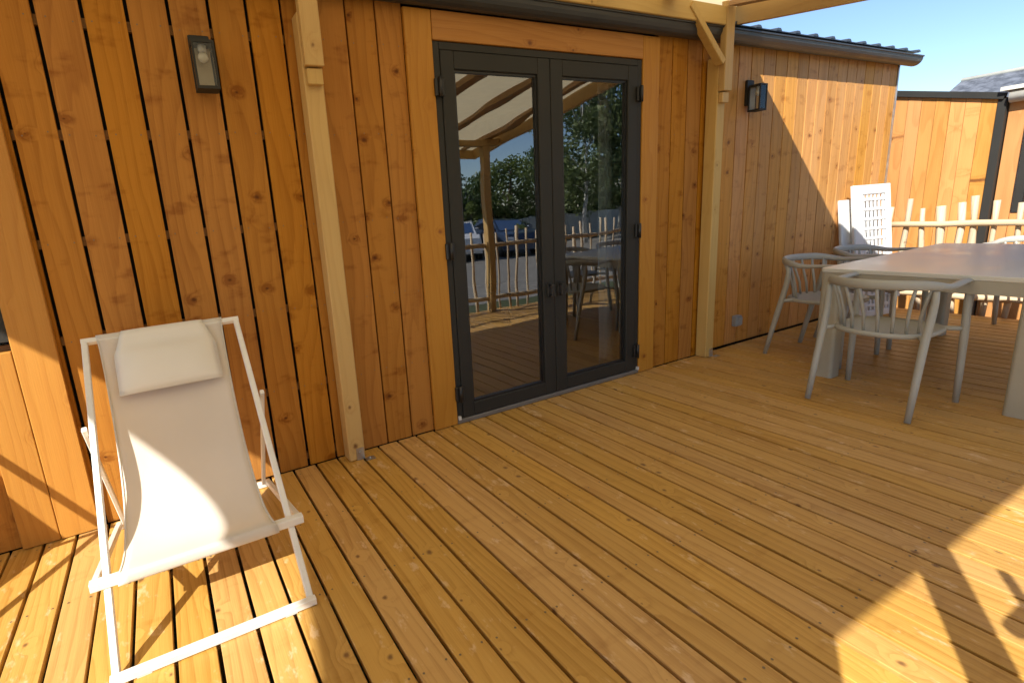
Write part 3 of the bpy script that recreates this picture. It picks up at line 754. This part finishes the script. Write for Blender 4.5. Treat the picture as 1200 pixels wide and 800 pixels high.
# ================================================================== NEIGHBOURS beyond the fence
ng = thing('plank_gable', 'sunlit larch plank wall with sloping dark verge behind the picket fence', 'building', (7.5,0,GZ))
def ztop(y): return 2.12+.238*(y+.02)
ys = [.62-.119*i for i in range(10)]
for i in range(len(ys)-1):
    a, b = ys[i+1], ys[i]; mb = MB()
    y0, y1 = a+.002, b-.002; zz = [GZ+.02]*4
    mb.add([(0,y0,.01),(0,y1,.01),(.02,y1,.01),(.02,y0,.01),(0,y0,ztop(y0)-GZ-.062),(0,y1,ztop(y1)-GZ-.062),(.02,y1,ztop(y1)-GZ-.062),(.02,y0,ztop(y0)-GZ-.062)],[(0,1,2,3),(7,6,5,4),(0,4,5,1),(1,5,6,2),(2,6,7,3),(3,7,4,0)])
    c = (y0+y1)/2
    mb.v = [(p[0],p[1]-c,p[2]) for p in mb.v]
    mb.obj('wall_plank', m_neigh, ng, (random.uniform(-.002,.002),c,0))
vb = MB(); vb.bar((-.01,-.50,ztop(-.50)-GZ-.033),(-.01,.66,ztop(.66)-GZ-.033),.06,.062,(0,0,1)); vb.obj('verge_trim', m_anth, ng)
MB().box((-.012,-.515,.0),(.05,-.4535,ztop(-.48)-GZ-.06)).obj('corner_post', m_anth, ng)
MB().box((.022,-.45,.0),(2.6,.66,1.98-GZ)).obj('wall_core', m_neigh, ng)
n2 = thing('plank_cabin', 'larch clad cabin with dark window and pale gutter behind the picket fence', 'building', (7.55,-.52,GZ+.24))
y = -.0
for i in range(17):
    a = -.125*(i+1)-.0; top = 2.30
    if .10 < -a-.06 < 1.2:
        MB().cbox((0,-.061,-.235),(.02,.061,1.22),.003,2).obj('wall_plank', m_neigh, n2, (random.uniform(-.002,.002),a+.0625,0))
        MB().cbox((0,-.061,2.14),(.02,.061,2.30),.003,2).obj('wall_plank', m_neigh, n2, (random.uniform(-.002,.002),a+.0625,0))
    else: MB().cbox((0,-.061,-.235),(.02,.061,top),.003,2).obj('wall_plank', m_neigh, n2, (random.uniform(-.002,.002),a+.0625,0))
wn2 = MB().box((-.012,-.20,1.225),(.03,-.14,2.135)).box((-.012,-1.19,1.225),(.03,-1.13,2.135)).box((-.0121,-1.13,1.225),(.03,-.20,1.285)).box((-.0121,-1.13,2.075),(.03,-.20,2.135)).obj('window', m_anth, n2)
MB().box((.006,-1.13,1.285),(.012,-.20,2.075)).obj('pane', m_glass, wn2)
MB().box((.032,-2.125,-.235),(2.4,-.003,2.29)).obj('wall_core', m_wallin, n2)
g2 = MB(); g2.tube([(-.075,-.02,2.315),(-.075,-2.2,2.345)],.055,12); g2.obj('gutter', m_pale, n2)
MB().box((-.14,-2.3,2.375),(2.6,.04,2.41)).obj('roof', m_pale, n2)

def house(name, label, loc, rz, L, Wd, H, rh, mwall, mroof, wins, chim=False):
    t = thing(name, label, 'house', loc, rz)
    wl = MB(); wl.box((-L/2,-Wd/2,0),(L/2,Wd/2,H))
    wl.add([(-L/2,-Wd/2,H),(-L/2,Wd/2,H),(-L/2,0,H+rh),(L/2,-Wd/2,H),(L/2,Wd/2,H),(L/2,0,H+rh)],[(0,2,1),(3,4,5),(0,3,5,2),(1,2,5,4)])
    wl.obj('wall', mwall, t)
    e = .25; s = rh/(Wd/2); rf = MB()
    for sg in (-1,1):
        a = (sg*(Wd/2+e), H-s*e+.02); b = (0, H+rh+.02)
        vs = [(-L/2-e,a[0],a[1]),(L/2+e,a[0],a[1]),(L/2+e,b[0],b[1]),(-L/2-e,b[0],b[1])]
        vs += [(p[0],p[1],p[2]+.08) for p in vs]
        rf.add(vs,[(0,1,2,3),(7,6,5,4),(0,4,5,1),(1,5,6,2),(2,6,7,3),(3,7,4,0)])
    r = rf.obj('roof', mroof, t)
    MB().tube([(-L/2-e,0,H+rh+.10),(L/2+e,0,H+rh+.10)],.07,8).obj('ridge', m_pale, r)
    if chim: MB().cbox((L*.25-.3,-.25,H+rh*.5),(L*.25+.3,.25,H+rh+.8),.02,2).obj('chimney', mwall, r)
    for (x,z,ww,hh,sg) in wins:
        y = sg*Wd/2
        f = MB().box((x-ww/2,y-.05,z),(x-ww/2+.07,y+.05,z+hh)).box((x+ww/2-.07,y-.05,z),(x+ww/2,y+.05,z+hh)).box((x-ww/2+.07,y-.05,z),(x+ww/2-.07,y+.05,z+.07)).box((x-ww/2+.07,y-.05,z+hh-.07),(x+ww/2-.07,y+.05,z+hh)).obj('window', m_pale, t)
        MB().box((x-ww/2+.07,y-.02,z+.07),(x+ww/2-.07,y+.02,z+hh-.07)).obj('pane', m_cglass, f)
    return t
house('slate_cottage', 'distant cottage roof of grey slate above the plank gable', (21.5,-.86,GZ), math.pi/2, 10.2, 7, 2.84, 1.55, m_render, m_slate, [(-2,.8,1,1.2,1),(2,.8,1,1.2,1)])
house('grey_house', 'plain grey rendered house across the road', (10.9,-24.2,GZ), 0, 9, 6, 2.4, .9, m_render, m_slate, [(-2.2,.9,1.1,1.1,1),(1.8,.9,1.1,1.1,1)], True)

# ---- white panel fence across the road
pf = thing('panel_fence', 'pale concrete panel fence across the road', 'fence', (21,-19.2,GZ))
pme = MB().cbox((-1.0,-.025,.05),(1.0,.025,1.30),.01,0).mesh('panel', m_panel); qme = MB().cbox((-.06,-.06,0),(.06,.06,1.36),.01,2).mesh('fence_post', m_panel)
for i in range(13):
    x = -7+2.1*i
    put('fence_post', qme, pf, (x-1.05,0,0)); put('panel', pme, pf, (x,0,0))

# ---- vegetation
def leaf_cloud(clumps, n, ls, seed):
    R = random.Random(seed); vs = []; fs = []
    tot = sum(c[3]**2 for c in clumps)
    for (cx,cy,cz,cr) in clumps:
        for _ in range(int(n*cr*cr/tot)):
            d = Vector((R.gauss(0,1),R.gauss(0,1),R.gauss(0,1))).normalized()*cr*(R.random()**.45)
            p = Vector((cx+d.x,cy+d.y,cz+d.z*.85)); a = Vector((R.gauss(0,1),R.gauss(0,1),R.gauss(0,.7))).normalized(); b = a.orthogonal().normalized(); b.rotate(Matrix.Rotation(R.random()*6.28,3,a))
            s = ls*R.uniform(.6,1.3); k = len(vs)
            vs += [tuple(p-a*s), tuple(p+b*s*.55), tuple(p+a*s), tuple(p-b*s*.55)]; fs.append((k,k+1,k+2,k+3))
    return vs, fs
def tree(name, label, loc, H, R0, n, ls, mleaf, mbark, seed, cat='tree', trunk=.12, base=.3, group=None, clumpn=26, tall=1.):
    R = random.Random(seed); t = thing(name, label, cat, loc, 0, group)
    tr = MB(); tr.tube([(0,0,-.05),(.05,.02,H*.25),(-.04,.05,H*.5),(.06,0,H*.8),(0,0,H*.95)],[trunk,trunk*.85,trunk*.6,trunk*.3,trunk*.1],9)
    cl = []
    for i in range(clumpn):
        f = R.uniform(base,1); a = R.uniform(0,6.283); prof = math.sin(min(1,max(.08,(f-base)/(1-base)))*math.pi*.86+.25)
        r = R0*prof*math.sqrt(R.uniform(.15,1)); cl.append((r*math.cos(a), r*math.sin(a), H*f*.96, R0*R.uniform(.22,.42)))
        if i < 14: tr.tube([(0,0,H*f*.7),(r*.5*math.cos(a),r*.5*math.sin(a),H*f*.82),(r*.9*math.cos(a),r*.9*math.sin(a),H*f*.95)],[trunk*.3,trunk*.18,trunk*.06],6)
    tr.obj('trunk', mbark, t)
    vs, fs = leaf_cloud(cl, n, ls, seed); MB().add(vs, fs).obj('crown', mleaf, t)
    return t
tree('birch_tree', 'tall loose birch tree standing before the panel fence', (18.4,-16.6,GZ), 8.2, 2.5, 12000, .105, m_leaf3, m_birch, 3, base=.22, clumpn=44)
tree('birch_tree', 'slender birch tree beside the tall birch', (21.6,-17.4,GZ), 7.2, 1.6, 6000, .105, m_leaf3, m_birch, 9, base=.25, clumpn=30)
for i, (x, y, H, R0, mm_, lb) in enumerate([(13.2,-19,3.3,1.8,m_leaf1,'dark rounded garden tree behind the panel fence near the grey house'),(15.6,-18.8,3.9,2.0,m_leaf2,'light green garden tree behind the panel fence'),(18.2,-19.2,4.3,2.3,m_leaf1,'dark garden tree behind the panel fence beside the birch'),(21.5,-19,4.0,2.2,m_leaf2,'bright green garden tree at the end of the panel fence'),(24.6,-20,4.6,2.4,m_leaf1,'dark tall garden tree beyond the panel fence end')]):
    tree('garden_tree', lb, (x*1.13,y*1.14,GZ), H*1.15, R0*1.15, 6000, .10, mm_, m_bark, 20+i, base=.12, group='trees behind the panel fence', clumpn=30)
for i, (x, y, H, R0, mm_, lb) in enumerate([(12.4,-17.3,1.9,.8,m_leaf2,'yellow green shrub over the panel fence by the grey house'),(14.2,-17.3,1.7,.9,m_leaf2,'yellow green shrub over the panel fence before the light tree'),(17.0,-17.3,1.8,.9,m_leaf2,'yellow green shrub over the panel fence behind the birch')]):
    tree('garden_shrub', lb, (x*1.13,y*1.14,GZ), H*1.15, R0, 2600, .08, mm_, m_bark, 50+i, cat='shrub', trunk=.05, base=.1, group='shrubs over the panel fence', clumpn=18)

# ---- cars across the road
def car(label, loc, rz, paint):
    t = thing('parked_car', label, 'car', loc, rz, 'cars parked across the road')
    L, Wd = 4.1, 1.7
    side = [(-2.05,.30),(-2.05,.62),(-1.95,.86),(-1.0,.95),(1.0,.98),(1.85,.95),(2.03,.80),(2.05,.35),(1.95,.24),(1.66,.24)]
    for cx in (1.28,-1.28):
        side += [(cx+.36*math.cos(math.pi*i/8), .26+.36*math.sin(math.pi*i/8)) for i in range(9)]
    side += [(-1.66,.24),(-1.95,.24)]
    def loft(sd, secs):
        mb = MB(); n = len(sd); vs = []; fs = []
        for (yy, inx, dz) in secs:
            for (x,z) in sd: vs.append((x*inx, yy, z+(dz if z > .5 else 0)))
        for k in range(len(secs)-1):
            for i in range(n): fs.append((k*n+i,k*n+(i+1)%n,(k+1)*n+(i+1)%n,(k+1)*n+i))
        fs += [tuple(range(n)), tuple(range((len(secs)-1)*n+n-1,(len(secs)-1)*n-1,-1))]
        return mb.add(vs, fs)
    loft(side, [(-.85,.965,-.03),(-.80,.99,0),(-.4,1,.01),(.4,1,.01),(.80,.99,0),(.85,.965,-.03)]).obj('body', paint, t)
    cab = MB(); lo_ = [(-.95,.94),(1.85,.96)]; 
    bx = [(-.98,.70),(1.80,.70)]; tx = [(-.25,.55),(1.25,.55)]
    cab.add([(-.98,-.72,.94),(1.82,-.72,.96),(1.82,.72,.96),(-.98,.72,.94),(-.22,-.56,1.40),(1.28,-.56,1.41),(1.28,.56,1.41),(-.22,.56,1.40),(.4,-.60,1.45),(.4,.60,1.45)],
            [(0,1,5,8,4),(2,3,7,9,6),(1,2,6,5),(3,0,4,7),(4,8,9,7),(8,5,6,9)])
    cab.obj('cabin', paint, t)
    for s in (-1,1):
        for (a,b2,c,d2) in (((-.70,.99),(.38,.99),(.38,1.36),(-.16,1.36)),((.46,.99),(1.55,.99),(1.16,1.36),(.46,1.36))):
            def yy(z): return s*(.735-.16*(z-.94)/.46)
            vs = [(p[0],yy(p[1]),p[1]) for p in (a,b2,c,d2)]; vs2 = [(p[0],p[1]+s*.006,p[2]) for p in vs]
            MB().add(vs+vs2,[(4,5,6,7),(0,1,5,4),(1,2,6,5),(2,3,7,6),(3,0,4,7)]).obj('side_window', m_cglass, t)
    MB().add([(-.94,-.62,.975),(-.94,.62,.975),(-.29,.52,1.37),(-.29,-.52,1.37)],[(0,1,2,3)]).obj('windscreen', m_cglass, t, (-.012,0,.012))
    MB().add([(1.78,-.60,1.0),(1.78,.60,1.0),(1.34,.50,1.38),(1.34,-.50,1.38)],[(3,2,1,0)]).obj('rear_window', m_cglass, t, (.012,0,.012))
    for cx in (1.28,-1.28):
        for s in (-1,1):
            wv = MB(); wv.tube([(cx,s*.66,.31),(cx,s*.84,.31)],.31,20); wh = wv.obj('wheel', m_tyre, t)
            MB().tube([(cx,s*.83,.31),(cx,s*.852,.31)],.20,16).obj('rim', m_rim, wh)
    for s in (-1,1):
        MB().cbox((-2.055,s*.62-.16,.62),(-1.93,s*.62+.16,.76),.02,1).obj('headlight', m_lampg, t)
        MB().cbox((-.72,s*.82-.09,.98),(-.58,s*.82+.09,1.1),.02,1).obj('wing_mirror', paint, t)
    return t
car('dark blue hatchback parked across the road', (13.0,-15.6,GZ+.004), math.radians(-78), m_carb)
car('white hatchback parked across the road beside the dark one', (11.0,-16.0,GZ+.004), math.radians(120), m_carw)
